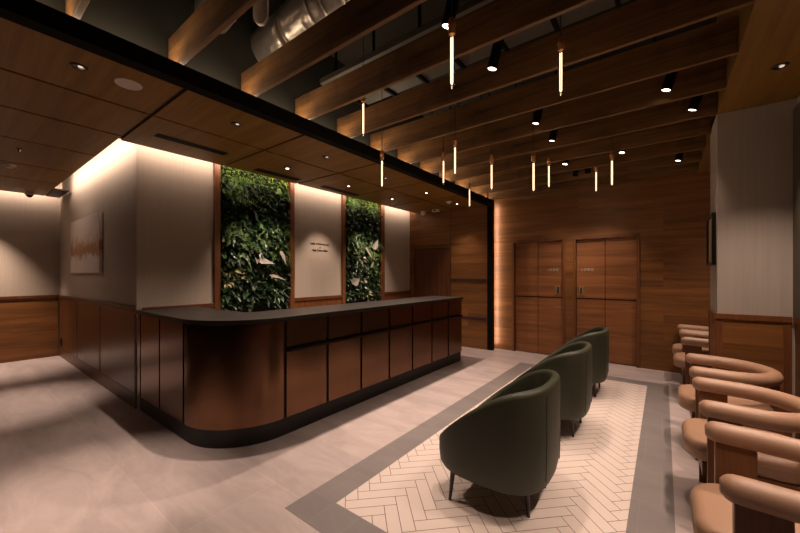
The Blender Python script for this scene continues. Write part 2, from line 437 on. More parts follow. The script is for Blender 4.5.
# ------------------------------------------------------------------ ceilings
CE = -4.33; CP = 1.06     # cove edges
bm = NB()
def cpan(x0, x1, y0, y1, z=ZC, g=.015):
    box(bm, x0+g, x1-g, y0+g, y1-g, z, z+.022)
ys = [YN, -2.11, -1.055, 0.0, CP, 2.095, 3.165, 4.225, 5.285, YI]
for y0, y1 in zip(ys, ys[1:]):
    for x0, x1 in ((-3.43, XF-.10), (CE, -3.43)):
        if y0 >= CP-.01 or x0 > -4: cpan(x0, x1, y0, y1)
xs = [-8.42, -7.15, -6.2, -5.10, -4.18, -3.43]
for x0, x1 in zip(xs, xs[1:]):
    for y0, y1 in ((YN, -1.055), (-1.055, CP)): cpan(x0, x1, y0, y1)
cw = struct('ceiling.001', bm, M['ceil_wood'])
bm = NB(); box(bm, CE, XF-.10, YN, YI, ZC+.018, ZC+.045); box(bm, -8.42, CE, YN, CP, ZC+.018, ZC+.045); box(bm, -8.42, -7.62, CP, YP-.03, ZC, ZC+.018)
obj('joint_backing', bm, M['bronze_dark'], cw)
# unseen boards added over the coves to hold the LED light in
bm = NB(); box(bm, XW-.1, CE+.4, CP-.1, YI, 3.12, 3.15); box(bm, XL, CE+.4, CP-.35, YP+.2, 3.151, 3.18); box(bm, XL-.1, -8.1, YN, CP, 3.12, 3.15)
obj('cove_light_stop', bm, M['void'], cw)
# bulkhead above the counter ceiling: dark wall behind the light trough
struct('wall_bulkhead', B(-2.95, -2.84, YN, YB, 2.84, ZT), M['bulkhead'])
bm = NB(); box(bm, XC, XR, YN, YC, ZR, ZR+.03); box(bm, XC, 1.6, YC2, YB, ZR, ZR+.03); box(bm, XC, XC+.02, YN, YB, ZR+.03, ZT)
struct('ceiling.003', bm, M['ceil_wood_y'])

# ------------------------------------------------------------------ beams
NTH = ['tiny visible end of the timber beam cut off by the top left corner', 'first full timber beam counted from the top left corner', 'second full timber ceiling beam from the top left, foil duct lying above it',
 'third full timber ceiling beam counted from the top left', 'fourth full timber ceiling beam counted from the top left', 'fifth full timber ceiling beam counted from the top left',
 'sixth timber ceiling beam counted outward from the back wall', 'fifth timber ceiling beam counted outward from the back wall', 'fourth timber ceiling beam counted outward from the back wall', 'third timber ceiling beam counted outward from the back wall',
 'second timber ceiling beam counted outward from the back wall', 'timber ceiling beam closest to the wood back wall']
for k in range(-1, 11):
    y = .98+.539*k
    b = obj('ceiling_beam', RB(-1.612, 1.612, -.016, .016, 0, .245, r=.003, seg=1), M['beam_wood'])
    b.location = (-1.224, y+.016, ZR)
    tag(b, NTH[k+1], 'beam', 'timber beams across the open ceiling')

# ------------------------------------------------------------------ lights
def spot(name, loc, target, power, angle, blend=.6, size=.03, parent=None, color=WARM):
    d = bpy.data.lights.new(name, 'SPOT'); d.energy = power; d.spot_size = math.radians(angle); d.spot_blend = blend
    d.shadow_soft_size = size; d.color = color
    o = link(bpy.data.objects.new(name, d)); o.location = loc
    o.rotation_euler = (Vector(target)-Vector(loc)).to_track_quat('-Z', 'Y').to_euler()
    return o
def strip(name, loc, rot, length, width, power, color=WARM):
    d = bpy.data.lights.new(name, 'AREA'); d.shape = 'RECTANGLE'; d.size = length; d.size_y = width; d.energy = power; d.color = color
    o = link(bpy.data.objects.new(name, d)); o.location = loc; o.rotation_euler = rot; return o

# LED tapes in the coves (mesh tapes are the visible fittings, the lamps do the lighting)
def tape_y(name, x, z, y0, y1, aim, power, wd=.19):   # aim = direction vector in XZ
    o = strip(name, (x, (y0+y1)/2, z), (0,0,0), y1-y0, wd, power)
    q = Vector(aim).to_track_quat('-Z', 'Y').to_matrix().to_3x3()
    zc = -Vector(aim).normalized(); xc = Vector((0,1,0)); yc = zc.cross(xc)
    o.rotation_euler = Matrix((xc, yc, zc)).transposed().to_euler(); return o
def tape_x(name, y, z, x0, x1, aim, power, wd=.19):
    o = strip(name, ((x0+x1)/2, y, z), (0,0,0), x1-x0, wd, power)
    zc = -Vector(aim).normalized(); xc = Vector((1,0,0)); yc = zc.cross(xc)
    o.rotation_euler = Matrix((xc, yc, zc)).transposed().to_euler(); return o
tape_y('cove_led_counter', CE+.04, ZC+.15, CP+.08, YI-.05, (-1,0,-.02), 38)
tape_x('cove_led_corridor', CP-.04, ZC+.15, -7.55, CE-.02, (0,1,-.02), 26)
tape_y('cove_led_left', -8.38, ZC+.15, YN+.2, YP-.06, (-1,0,-.02), 26)
tape_y('trough_led', XF-.14, 2.882, -.2, YI, (.25,0,1), 32, .06).data.color = (1., .76, .53)
o = strip('post_led', (XF-.03, YI+.108, 1.45), (0,0,0), 2.75, .02, 7)
zc = -Vector((.45,1,0)).normalized(); xc = Vector((0,0,1)); yc = zc.cross(xc); o.rotation_euler = Matrix((xc, yc, zc)).transposed().to_euler()

# recessed downlights
def make_downlight(lens):
    rt = empty('downlight', (0,0,0))
    obj('trim_ring', lathe(NB(), [(.029,0),(.031,-.006),(.036,-.008),(.044,-.005),(.047,0)]), M['leg'], rt, True)
    obj('reflector', lathe(NB(), [(.030,-.0045),(.020,-.0015),(.0,-.001)]), M['chrome'], rt, True)
    r = .018 if lens == 'lens' else .013
    obj('lens', lathe(NB(), [(r,-.002),(r,-.0045),(0,-.005)], c=(0,0,0) if lens == 'lens' else (.010,.006,0)), M[lens], rt)  # dim version: off-centre glowing disc imitates a glint in the reflector
    return rt
dl_a = make_downlight('glint_glow'); dl_b = None
def put_downlight(loc, label, lit, target=None, power=0, angle=60, blend=.8):
    global dl_a, dl_b
    if lit:
        if dl_b is None: dl_b = make_downlight('lens'); o = dl_b
        else: o = copy_tree(dl_b)
    else:
        if not put_downlight.used: o = dl_a; put_downlight.used = True
        else: o = copy_tree(dl_a)
    o.location = (loc[0], loc[1], loc[2]); tag(o, label, 'downlight', 'recessed ceiling downlights')
    if power: spot('downlight_or_fill_beam', (loc[0], loc[1], loc[2]-.02), target or (loc[0], loc[1], 0), power, angle, blend, .02)
put_downlight.used = False
PW = 122
put_downlight((-3.0,.53,ZC), 'recessed downlight beside the round speaker at top left of the wood ceiling', False, None, PW*1.9, 42, 1)
put_downlight((-3.03,1.58,ZC), 'recessed downlight in the wood ceiling just right of the long air slot', False, None, PW*1.25, 104, .9)
put_downlight((-3.06,2.64,ZC), 'dim recessed downlight above the middle of the counter front', False, None, PW*1.25, 104, .9)
put_downlight((-3.08,3.71,ZC), 'recessed downlight seen behind the low hanging tube lamp at the fascia', False, None, PW*1.25, 104, .9)
put_downlight((-3.10,4.80,ZC), 'lit downlight above the counter far end, left of the round detector', True, None, PW*1.25, 104, .9)
put_downlight((-3.12,5.90,ZC), 'lit downlight nearest the portal inner wall', True, None, PW*.45, 84, .9)
put_downlight((-3.78,2.63,ZC), 'bright downlight in front of the larger green wall', True, (-4.55,2.75,1.1), 75, 70)
put_downlight((-3.80,3.72,ZC), 'bright downlight in front of the lettered wall panel', True, (-4.50,3.76,1.25), 85, 52, .8)
put_downlight((-3.83,4.82,ZC), 'bright downlight in front of the narrower green wall', True, (-4.55,4.85,1.2), 80, 66)
put_downlight((.646,3.52,ZR), 'recessed downlight in the wooden soffit above the tan chairs', False, (.60,3.3,0), PW*1.15, 92)
# same row, outside the frame, serving the near chairs and the corridor
spot('downlight_or_fill_beam', (.646,2.45,ZR-.01), (.60,2.3,0), PW*1.15, 92, .8)
spot('downlight_or_fill_beam', (.646,1.35,ZR-.01), (.60,1.2,0), PW*.9, 92, .8)
spot('downlight_or_fill_beam', (.646,5.6,ZR-.01), (.55,5.5,0), PW*.9, 92, .8)
spot('downlight_or_fill_beam', (-5.75,.45,ZC-.01), (-5.75,.45,0), PW*2.2, 42, 1)
spot('downlight_or_fill_beam', (-8.15,.35,ZC-.01), (-8.3,.4,0), PW*3.0, 66, 1)
spot('downlight_or_fill_beam', (-6.9,.3,ZC-.01), (-6.65,1.26,1.75), PW*.14, 110, 1)  # fill lamp added to brighten the painting, no fitting belongs to it
spot('downlight_or_fill_beam', (-3.0,-.53,ZC-.01), (-3.0,-.53,0), PW*.7, 46, 1)

# black cylinder spotlights among the beams
def make_spot(lens='lens'):
    rt = empty('ceiling_spotlight', (0,0,0))
    obj('housing', lathe(NB(), [(0,.21),(.036,.21),(.0375,.205),(.0375,.004),(.034,0),(.031,.006),(.031,.03)]), M['black'], rt, True)
    obj('lens', lathe(NB(), [(.0305,.008),(0,.008)]), M[lens], rt)
    obj('mount', tube(NB(), [(0,0,.205),(0,0,.45)], .010, 8), M['black'], rt)
    return rt
SPOTS = [((-1.045,1.85,2.95),(-1.3,1.75), 'black spotlight whose glowing face peeks beside the largest hanging tube lamp', 85),
 ((-1.0,2.43,2.95),(-1.25,2.3), 'black cylinder spotlight right of the largest hanging tube lamp', 90),
 ((-1.015,3.57,2.95),(-1.25,3.5), 'black cylinder spotlight above the nearer pair of hanging tubes at picture centre', 90),
 ((-.988,4.09,2.93),(-1.2,4.2), 'smaller black cylinder spotlight just below the one over the central hanging tubes', 90),
 ((.017,3.57,2.95),(-.35,3.5), 'black cylinder spotlight left of the right soffit, higher of two', 45),
 ((.206,4.09,2.93),(-.25,4.2), 'black cylinder spotlight touching the right soffit edge, lower of two', 45),
 ((-1.07,5.13,2.95),(-1.15,4.7), 'tilted spotlight with a small glowing face left of the far tubes', 50),
 ((-1.036,5.63,2.90),(-1.6,6.55,.75), 'small black spotlight near the back wall above the left door', 55),
 ((-.857,5.57,2.90),(-.8,6.55,.95), 'small dark spotlight close to the back wall, right of its twin', 60),
 ((-.41,5.07,2.95),(-.45,4.6), 'tilted spotlight with glowing oval face right of the rightmost hanging tube', 50),
 ((.149,5.68,2.90),(.0,5.6), 'short black spotlight near the back wall close to the column', 45)]
s0 = make_spot()
for i, (p, t, lab, pw) in enumerate(SPOTS):
    o = s0 if i == 0 else copy_tree(s0)
    o.location = p
    tgt = Vector((t[0], t[1], t[2] if len(t) > 2 else 0)); d = (tgt-Vector(p)).normalized()
    lean = d if len(t) > 2 else (d+Vector((-.16,0,0))).normalized()
    o.rotation_euler = (-lean).to_track_quat('Z', 'Y').to_euler()
    tag(o, lab, 'spotlight', 'black cylinder spotlights between the beams')
    spot('spot_beam', Vector(p)+d*.01, tgt, pw, 66, .95, .03)

# hanging tube lamps
def make_pendant(h):
    rt = empty('pendant_lamp', (0,0,0))           # origin at the bottom of the bulb
    obj('glass_tube', lathe(NB(), [(0,0),(.004,.002),(.006,.012),(.012,.020),(.0155,.032),(.0155,.285),(.012,.298),(.010,.304)], seg=16), M['glass'], rt, True)
    bm = NB()
    tube(bm, [(-.005,0,.285),(-.0055,0,.15),(-.005,0,.035),(0,0,.027),(.005,0,.035),(.0055,0,.15),(.005,0,.285)], .0032, 6)
    obj('filament', bm, M['filament'], rt, True)
    obj('socket', lathe(NB(), [(0,.300),(.0165,.300),(.020,.306),(.020,.340),(.023,.345),(.023,.352),(.018,.360),(.016,.385),(.008,.392),(0,.392)], seg=18), M['brass'], rt, True)
    cord = obj('cord', tube(NB(), [(0,0,.39),(0,0,h)], .0035, 6), M['leg'], rt)
    can = obj('canopy', lathe(NB(), [(0,h-.05),(.012,h-.05),(.03,h),(0,h)], seg=14), M['black'], rt)
    return rt
PEND = [((-.92,1.68,2.46), 'largest hanging tube lamp, at top centre of the picture'),
 ((-.54,2.47,2.63), 'hanging tube lamp high on the right, second largest'),
 ((-2.05,2.18,2.63), 'leftmost hanging tube lamp, in front of the third beam'),
 ((-2.28,2.70,2.32), 'tube lamp hanging low in front of the wood ceiling, second from left'),
 ((-2.06,3.56,2.50), 'third tube lamp from the left, overlapping the black fascia'),
 ((-1.64,3.06,2.42), 'fourth tube lamp from the left, a little higher than its left neighbour'),
 ((-2.41,4.97,2.49), 'small tube lamp hanging lowest along the black fascia, farthest end'),
 ((-1.46,3.54,2.335), 'tube lamp hanging alone just right of the fascia end'),
 ((-.97,3.35,2.21), 'brighter and larger tube lamp of the pair hanging at the picture centre'),
 ((-1.14,4.58,2.52), 'thinner tube lamp right beside the larger one at picture centre'),
 ((-.73,5.38,2.56), 'smallest tube lamp, hanging between the doors and the far beams'),
 ((-.44,4.345,2.386), 'rightmost hanging tube lamp')]
for p, lab in PEND:
    o = make_pendant(3.62-p[2]); o.location = p; tag(o, lab, 'pendant lamp', 'hanging tube lamps')
    l = bpy.data.lights.new('pendant_glow', 'POINT'); l.energy = .8; l.color = (1,.72,.45); l.shadow_soft_size = .02
    lo = link(bpy.data.objects.new('pendant_glow', l)); lo.location = (p[0], p[1], p[2]-.03)

# ------------------------------------------------------------------ services above the beams
def flex_duct(pts, r, label):
    bm = NB(); P = []; R = []
    pts = [Vector(p) for p in pts]
    for a, b in zip(pts, pts[1:]):
        n = max(2, int((b-a).length/.022))
        for k in range(n):
            P.append(a.lerp(b, k/n)); R.append(r*(1+(.02 if (len(P) % 2) else -.012)+random.uniform(-.018,.018)))
    tube(bm, P, R, 28)
    o = obj('flexible_duct', bm, M['foil'], smooth=True); o.data.polygons.foreach_set('use_smooth', [True]*len(o.data.polygons)); tag(o, label, 'duct', 'foil ducts above the beams'); return o
flex_duct([(-2.93,1.80,3.47),(-2.6,1.80,3.48),(-2.2,1.80,3.52),(-1.8,1.82,3.56),(-1.4,1.86,3.58),(-1.0,1.9,3.59)], .19, 'crinkled silver flexible duct above the second full beam')
flex_duct([(-2.93,1.29,3.50),(-2.75,1.28,3.5),(-2.6,1.28,3.53),(-2.5,1.28,3.6),(-2.46,1.28,3.8)], .13, 'smaller bit of foil duct peeking above the first full beam')
ap = thing('access_point', (-2.25,1.35,3.20), 'white rounded oblong unit hanging beside the foil duct at the top edge', 'access point', rz=math.radians(30))
t = NB(); ring = [(.052*math.cos(PI+PI*k/14), .065+.065*math.sin(PI+PI*k/14)) for k in range(15)]+[(.052*math.cos(PI*k/14), .235+.065*math.sin(PI*k/14)) for k in range(15)]
lay = []
for yy, sc in ((-.016,.90),(-.012,1),(.012,1),(.016,.9)): lay.append([t.verts.new((x*sc, yy, .15+(z-.15)*(1-(1-sc)*.45))) for x, z in ring])
for p, q in zip(lay, lay[1:]):
    for k in range(30): t.faces.new((p[k], p[(k+1)%30], q[(k+1)%30], q[k]))
t.faces.new(lay[0]); t.faces.new(lay[-1][::-1])
obj('shell', t, M['white'], ap, True)
obj('badge', B(-.02, .02, -.0175, -.0161, .20, .21), M['grey'], ap)
obj('hanger', B(-.008, .008, -.006, .006, .301, .60), M['black'], ap)
def tray(loc, label):
    cd = thing('cable_tray', loc, label, 'cable tray', 'pale metal trays above the beams')
    bm = NB(); box(bm, -1.4, 1.3, -.11, .11, 0, .012); box(bm, -1.4, 1.3, -.11, -.10, .012, .08); box(bm, -1.4, 1.3, .10, .11, .012, .08)
    obj('tray', bm, M['grey'], cd)
    for k in range(7):
        cb = obj('crossbar', B(-1.3+k*.42, -1.27+k*.42, -.13, .13, -.03, 0), M['black'], cd)
        for q in (-1, 1): obj('hanger_rod', tube(NB(), [(-1.285+k*.42, q*.12, -.03), (-1.285+k*.42, q*.12, .35)], .006, 6), M['black'], cb)
tray((-1.5,2.92,3.45), 'long pale metal tray running above the beams at the top')
tray((-1.3,4.03,3.45), 'second pale metal tray, glimpsed between beams behind the largest tube lamp')
tk = thing('conduit_rail', (-1.4,2.36,3.40), 'thin dark rail running along the second full beam, above it', 'rail')
obj('rail', B(-1.4, 1.6, -.03, .03, 0, .05), M['grey'], tk)
for k in range(6): obj('hanger_rod', B(-1.2+k*.5, -1.18+k*.5, -.01, .01, .05, .4), M['black'], tk)

# ------------------------------------------------------------------ ceiling fittings
sp = thing('ceiling_speaker', (-3.0,.79,ZC), 'round white flush ceiling speaker near the top left', 'speaker')
obj('rim', lathe(NB(), [(.062,.0),(.068,-.005),(.076,-.005),(.080,0)], seg=32), M['white'], sp, True)
obj('grille', lathe(NB(), [(.064,-.002),(0,-.003)], seg=32), plain('speaker_mesh', (.55,.47,.40), .6, bump=.5, bscale=600), sp)
def det(loc, r, lab, cat, name, mat='white'):
    d = thing(name, loc, lab, cat)
    obj('base', lathe(NB(), [(r,0),(r,-.012),(r*.85,-.016),(0,-.016)]), M[mat], d, True)
    obj('sensor', lathe(NB(), [(r*.6,-.016),(r*.55,-.035),(r*.3,-.042),(0,-.042)]), M[mat], d, True); return d
det((-3.14,5.62,ZC), .055, 'white round detector between the two far lit downlights', 'smoke detector', 'smoke_detector')
det((-6.35,.49,ZC), .06, 'white smoke detector on the wood ceiling at the left picture edge', 'smoke detector', 'smoke_detector')
det((-5.45,.49,ZC+.002), .022, 'small sprinkler head on the wood ceiling at far left', 'sprinkler', 'ceiling_sprinkler', 'chrome')
def camdome(loc, lab):
    d = thing('ceiling_camera', loc, lab, 'security camera')
    obj('base', lathe(NB(), [(.055,0),(.055,-.03),(.05,-.034),(0,-.034)]), M['white'], d, True)
    obj('dome', lathe(NB(), [(.042,-.034),(.036,-.058),(.02,-.072),(0,-.076)]), M['leg'], d, True)
camdome((-8.3,.86,ZC), 'dome security camera at the ceiling edge by the far left wall')
d = thing('wall_speaker', (-4.05,6.15,ZC), 'white rounded device on the ceiling in front of the portal wall, left of the other', 'ceiling device')
obj('body', lathe(NB(), [(.05,0),(.055,-.02),(.05,-.06),(.03,-.085),(0,-.09)]), M['white'], d, True); obj('ring', lathe(NB(), [(.058,0),(.06,-.012),(.054,-.014)]), M['white'], d, True)
d = thing('ceiling_sensor', (-3.74,6.15,ZC), 'white boxy sensor on the ceiling in front of the portal wall', 'ceiling device')
obj('body', RB(-.07,.07,-.04,.04,-.05,0, r=.01), M['white'], d, True); obj('window', B(-.03,.03,-.042,-.04,-.04,-.015), M['leg'], d)
def vent(x, y0, y1, w, lab):
    v = thing('ceiling_vent', (x,(y0+y1)/2,ZC), lab, 'air vent', 'slot air vents in the wood ceiling'); h = (y1-y0)/2
    obj('recess', B(-w/2+.006, w/2-.006, -h+.006, h-.006, -.003, .0), M['black'], v)
    bm = NB(); box(bm, -w/2, -w/2+.006, -h, h, -.006, 0); box(bm, w/2-.006, w/2, -h, h, -.006, 0); box(bm, -w/2, w/2, -h, -h+.006, -.0061, 0); box(bm, -w/2, w/2, h-.006, h, -.0061, 0)
    obj('frame', bm, M['plinth'], v)
    bm = NB()
    for s in (-1, 1): box(bm, s*w/6-.003, s*w/6+.003, -h+.007, h-.007, -.005, -.003)
    obj('slat', bm, M['plinth'], v)
vent(-3.87, 1.23, 1.90, .10, 'long black slot vent near the bright wall corner')
vent(-4.12, 2.40, 3.05, .11, 'dark slot strip above the larger green wall')  # dark framed strip with slats
vent(-4.12, 3.47, 4.25, .11, 'dark slot strip above the lettered wall panel')  # same dark strip, a little longer

# ------------------------------------------------------------------ reception counter
CX, CY, CR = -2.70, 1.25, .58          # front plane, end plane, corner radius
ct = thing('reception_counter', (-3.0,3.3,0), 'long curved bronze-panelled reception counter with dark stone top', 'counter')
def cpath(off, x_end, y_end, n=20):     # outline offset outwards by off, wall end -> far end
    p = [Vector((x_end, CY-off, 0))]
    c = Vector((CX-CR, CY+CR, 0)); r = CR+off
    for k in range(n+1):
        a = -PI/2+PI/2*k/n; p.append(c+Vector((r*math.cos(a), r*math.sin(a), 0)))
    p.append(Vector((CX+off, y_end, 0))); return p
def ribbon(bm, outer, inner, z0, z1, org=Vector((-3.0,3.3,0))):
    n = len(outer); rows = []
    for o, i in zip(outer, inner):
        o = o-org; i = i-org
        rows.append([bm.verts.new((o.x,o.y,z0)), bm.verts.new((o.x,o.y,z1)), bm.verts.new((i.x,i.y,z1)), bm.verts.new((i.x,i.y,z0))])
    for a, b in zip(rows, rows[1:]):
        for k in range(4): bm.faces.new((a[k], b[k], b[(k+1)%4], a[(k+1)%4]))
    bm.faces.new(rows[0][::-1]); bm.faces.new(rows[-1]); return bm
def sub(path, s0, s1):
    L = [0]
    for a, b in zip(path, path[1:]): L.append(L[-1]+(b-a).length)
    def at(s):
        for k in range(len(path)-1):
            if s <= L[k+1]+1e-9: return path[k].lerp(path[k+1], (s-L[k])/(L[k+1]-L[k]))
        return path[-1]
    return [at(s0)]+[path[k] for k in range(len(path)) if s0+1e-4 < L[k] < s1-1e-4]+[at(s1)], L
YE = 5.29
XWE = -4.468
obj('plinth', ribbon(NB(), cpath(-.028, XWE, YE), cpath(-.10, XWE, YE), 0, .16), M['plinth'], ct, True)
obj('carcass', ribbon(NB(), cpath(-.018, XWE, YE-.005), cpath(-.05, XWE, YE-.005), .16, 1.028), M['bronze_dark'], ct)
# worktop outline: outer path, inner edge .58 m behind
inn = [Vector((XWE, CY+.58, 0))]
ci = Vector((CX-CR, CY+CR, 0))
op = cpath(.012, XWE, YE+.01)
for k in range(len(op)-2):
    inn.append(Vector((CX-.60, CY+.58+.02*k/20, 0)))
inn.append(Vector((CX-.60, YE+.01, 0)))
for k in range(1, 22):  # spread the inner corner a little so the quads stay planar and non-degenerate
    f = (k-1)/20; inn[k] = Vector((CX-.68+.08*f, CY+.58+.08*f, 0))
tm = ribbon(NB(), op, inn, 1.030, 1.070)
obj('worktop', tm, M['counter_top'], ct)
obj('counter_end', RB(CX-.55+3.0, CX-.02+3.0, YE-.03-3.3, YE-3.3, .161, 1.028, r=.003), M['bronze'], ct)
base = cpath(0, XWE, YE); back = cpath(-.018, XWE, YE)
_, LB = sub(base, 0, .1)
s_corner0 = LB[1]; s_corner1 = LB[-2]
def s_front(y): return s_corner1+(y-(CY+CR))
def panel(s0, s1, z0, z1, name='front_panel'):
    g = .016
    a, _ = sub(base, s0+g, s1-g)
    # inner path of same count
    b = []
    for p in a:
        if p.y < CY+CR-1e-6 and p.x > CX-CR+1e-6:
            d = (p-Vector((CX-CR, CY+CR, 0))).normalized(); b.append(p-d*.018)
        elif p.x <= CX-CR+1e-6 and p.y < CY+.01: b.append(p+Vector((0,.018,0)))
        else: b.append(p-Vector((.018,0,0)))
    obj(name, ribbon(NB(), a, b, z0, z1), M['bronze'], ct, True)
sx = lambda x: x-XWE
for x0, x1 in ((XWE, -4.36), (-4.36, -3.83), (-3.83, -3.285)): panel(sx(x0), sx(x1), .165, 1.026, 'end_side_panel')
panel(sx(-3.285), s_front(1.855), .165, 1.026, 'curved_corner_panel')
fs = [1.855, 2.347, 2.837, 3.338, 3.836, 4.330, 4.815, 5.285]
for a, b in zip(fs, fs[1:]):
    panel(s_front(a), s_front(b), .165, .752, 'lower_front_panel'); panel(s_front(a), s_front(b), .790, 1.026, 'upper_front_panel')
bm = NB(); rbox(bm, CX-.01+3.0, CX+.055+3.0, 1.875-3.3, 5.20-3.3, .760, .782, r=.003)
obj('bag_ledge', bm, M['ledge'], ct)

# ------------------------------------------------------------------ green tub chairs (front faces -x, towards the counter)
def spow(v, e): return math.copysign(abs(v)**e, v)
def plan(phi, a, b, n=3.0):
    return a*spow(math.cos(phi), 2/n), b*spow(math.sin(phi), 2/n)
def make_tub(name):
    rt = empty(name, (0,0,0))
    A, W = .345, .375
    # shell: closed section swept around the back
    bm = NB(); rings = []; NPH = 56; lim = math.radians(158)
    for i in range(NPH+1):
        phi = -lim+2*lim*i/NPH
        c = .5+.5*math.cos(phi*.98)
        xn = (1+spow(math.cos(phi), 2/3.0))/2
        h = .325+.462*math.sin(PI/2*min(1, max(0, xn)))**.93
        zb = .19
        ring = []
        def pt(z, inset):
            u = (z-zb)/(h-zb); 
            k = .98+.02*min(1, u*2.2) if u < .45 else 1.0
            back = 0
            x, y = plan(phi, ((A if math.cos(phi) > 0 else A+.035)-inset)*k, (W-inset)*k)
            return Vector((x+back, y, z))
        T = .055
        nz = 9
        for k in range(nz): ring.append(pt(zb+(h-.03-zb)*k/(nz-1), 0.012 if k == 0 else 0))
        for k in range(1, 7):
            a = PI*k/6; ring.append(pt(h-.03+.03*math.sin(a), T/2-T/2*math.cos(a)))
        for k in range(1, 5): ring.append(pt(h-.03-(h-.03-.36)*k/4, T))
        ring.append(pt(zb, T))
        rings.append([bm.verts.new(p) for p in ring])
    n = len(rings[0])
    for a, b in zip(rings, rings[1:]):
        for k in range(n): bm.faces.new((a[k], b[k], b[(k+1)%n], a[(k+1)%n]))
    bm.faces.new(rings[0]); bm.faces.new(rings[-1][::-1])
    obj('shell', bm, M['green'], rt, True)
    # piping seam down the back edge
    for s in (-1, 1):
        bm = NB(); P = []
        for k in range(12):
            z = .235+.50*k/11; x, y = plan(s*.30, A, W); uu = (z-.19)/.59; kk = .98+.02*min(1, uu*2.2) if uu < .45 else 1.0
            P.append((x*kk+.0005, y*kk, z))
        tube(bm, P, .0025, 6)
        obj('seam', bm, M['green'], rt, True)
    # seat base and cushion
    bm = NB()
    def slab(a, b, z0, z1, r, mat, nm):
        bm = NB(); prof = [(0,z0,1)]
        rings = []
        steps = [(z0, r)]+[(z0+r-r*math.cos(t), r-r*math.sin(t)) for t in (.4,.8,1.2,PI/2)]+[(z1-r+r*math.sin(t), r-r*math.cos(t)) for t in (.0,.4,.8,1.2,PI/2)]
        for z, ins in steps:
            rings.append([bm.verts.new((*plan(2*PI*k/48, a-ins, b-ins), z)) for k in range(48)])
        for p, q in zip(rings, rings[1:]):
            for k in range(48): bm.faces.new((p[k], p[(k+1)%48], q[(k+1)%48], q[k]))
        bm.faces.new(rings[0][::-1]); bm.faces.new(rings[-1]); return obj(nm, bm, M[mat], rt, True)
    slab(.32, .345, .18, .34, .02, 'green', 'seat_base')
    slab(.278, .312, .341, .41, .03, 'green_in', 'seat_cushion')
    for x, y, dx, dy in ((.222,.175,.012,.005), (.222,-.175,.012,-.005), (-.205,.300,-.012,.022), (-.205,-.300,-.012,-.022)):
        bm = NB(); tube(bm, [(x, y, .20), (x+dx, y+dy, 0)], [.017, .009], 10)
        obj('leg', bm, M['leg'], rt, True)
    return rt
tub = make_tub('tub_armchair')
for i, (y, lab) in enumerate(((2.29, 'dark green leather tub armchair nearest the camera'), (3.575, 'middle one of the three dark green tub armchairs'), (4.84, 'dark green tub armchair farthest back, in front of the right door'))):
    o = tub if i == 0 else copy_tree(tub)
    o.location = (-.875, y, .0035); tag(o, lab, 'armchair', 'green tub armchairs on the tiled area')

# ------------------------------------------------------------------ tan waiting chairs (face -x); origin on the floor at the seat centre line, x=0 at front
def make_wait():
    rt = empty('waiting_chair', (0,0,0))
    hw = .285
    # seat cushion, rounded front
    def rr_ring(bm, ins, z):
        out = []; x0, x1, y1, r = ins, .56-ins, hw-.03-ins, max(.02, .15-ins)
        for cx_, cy_, a0 in ((x1-r, y1-r, 0), (x0+r, y1-r, PI/2), (x0+r, -y1+r, PI), (x1-r, -y1+r, 1.5*PI)):
            for k in range(9):
                a = a0+PI/2*k/8; out.append(bm.verts.new((cx_+r*math.cos(a), cy_+r*math.sin(a), z)))
        return out
    t = NB(); z0, z1, rd = .345, .462, .042
    st = [(z0+rd*.7-rd*.7*math.cos(q), rd*.7*(1-math.sin(q))) for q in (0,.4,.8,1.2,PI/2)]+[(z1-rd+rd*math.sin(q), rd*(1-math.cos(q))) for q in (0,.3,.6,.9,1.2,PI/2)]
    rg = [rr_ring(t, i_, z_) for z_, i_ in st]+[rr_ring(t, .12, z1+.003)]
    for p, q in zip(rg, rg[1:]):
        for k in range(36): t.faces.new((p[k], p[(k+1)%36], q[(k+1)%36], q[k]))
    t.faces.new(rg[0][::-1]); t.faces.new(rg[-1])
    seat = obj('seat', t, M['leather'], rt, True)
    bm = NB(); 
    # piping round the top edge of the cushion
    P = []
    hx0, hx1, hy, r = .0, .56, hw-.03, .15
    for cx_, cy_, a0 in ((hx1-r, hy-r, 0), (hx0+r, hy-r, PI/2), (hx0+r, -hy+r, PI), (hx1-r, -hy+r, 1.5*PI)):
        for k in range(7):
            a = a0+PI/2*k/6; P.append((cx_+r*math.cos(a), cy_+r*math.sin(a), .412))
    P.append(P[0]); tube(bm, P, .003, 6, cap=False)
    obj('piping', bm, M['leather'], seat, True)
    obj('seat_frame', RB(.08, .54, -hw+.035, hw-.035, .27, .344, r=.004), M['chair_wood'], rt)
    # padded rail: arms and back in one U
    P = []; R = []
    ax0, ax1 = .10, .29
    def z(x): return .682-.015*max(0, (x-ax0))/.55
    for k, rr in enumerate((.024, .037, .044, .0475)): P.append((ax0-.036+.011*k, -hw, z(ax0))); R.append(rr)
    for k in range(1, 7): P.append((ax0+(ax1-ax0)*k/6, -hw, z(ax0+(ax1-ax0)*k/6))); R.append(.049)
    for k in range(1, 20):
        a = -PI/2+PI*k/20; x = ax1+hw*math.cos(a); P.append((x, hw*math.sin(a), z(x))); R.append(.049)
    Q = [(p[0], -p[1], p[2]) for p in P[:10]][::-1]; P += Q; R += R[:10][::-1]
    obj('arm_and_back_rail', tube(NB(), P, R, 20), M['leather'], rt, True)
    # wide slab legs under the arms
    for s in (-1, 1):
        bm = NB(); rbox(bm, .10, .245, s*hw-.024, s*hw+.024, 0, .645, r=.004); obj('leg', bm, M['chair_wood'], rt)
    bm = NB(); rbox(bm, ax1+hw-.03, ax1+hw+.022, -.075, .075, 0, .612, r=.004); obj('leg', bm, M['chair_wood'], rt, label='rear centre slab leg')
    return rt
wc0 = make_wait()
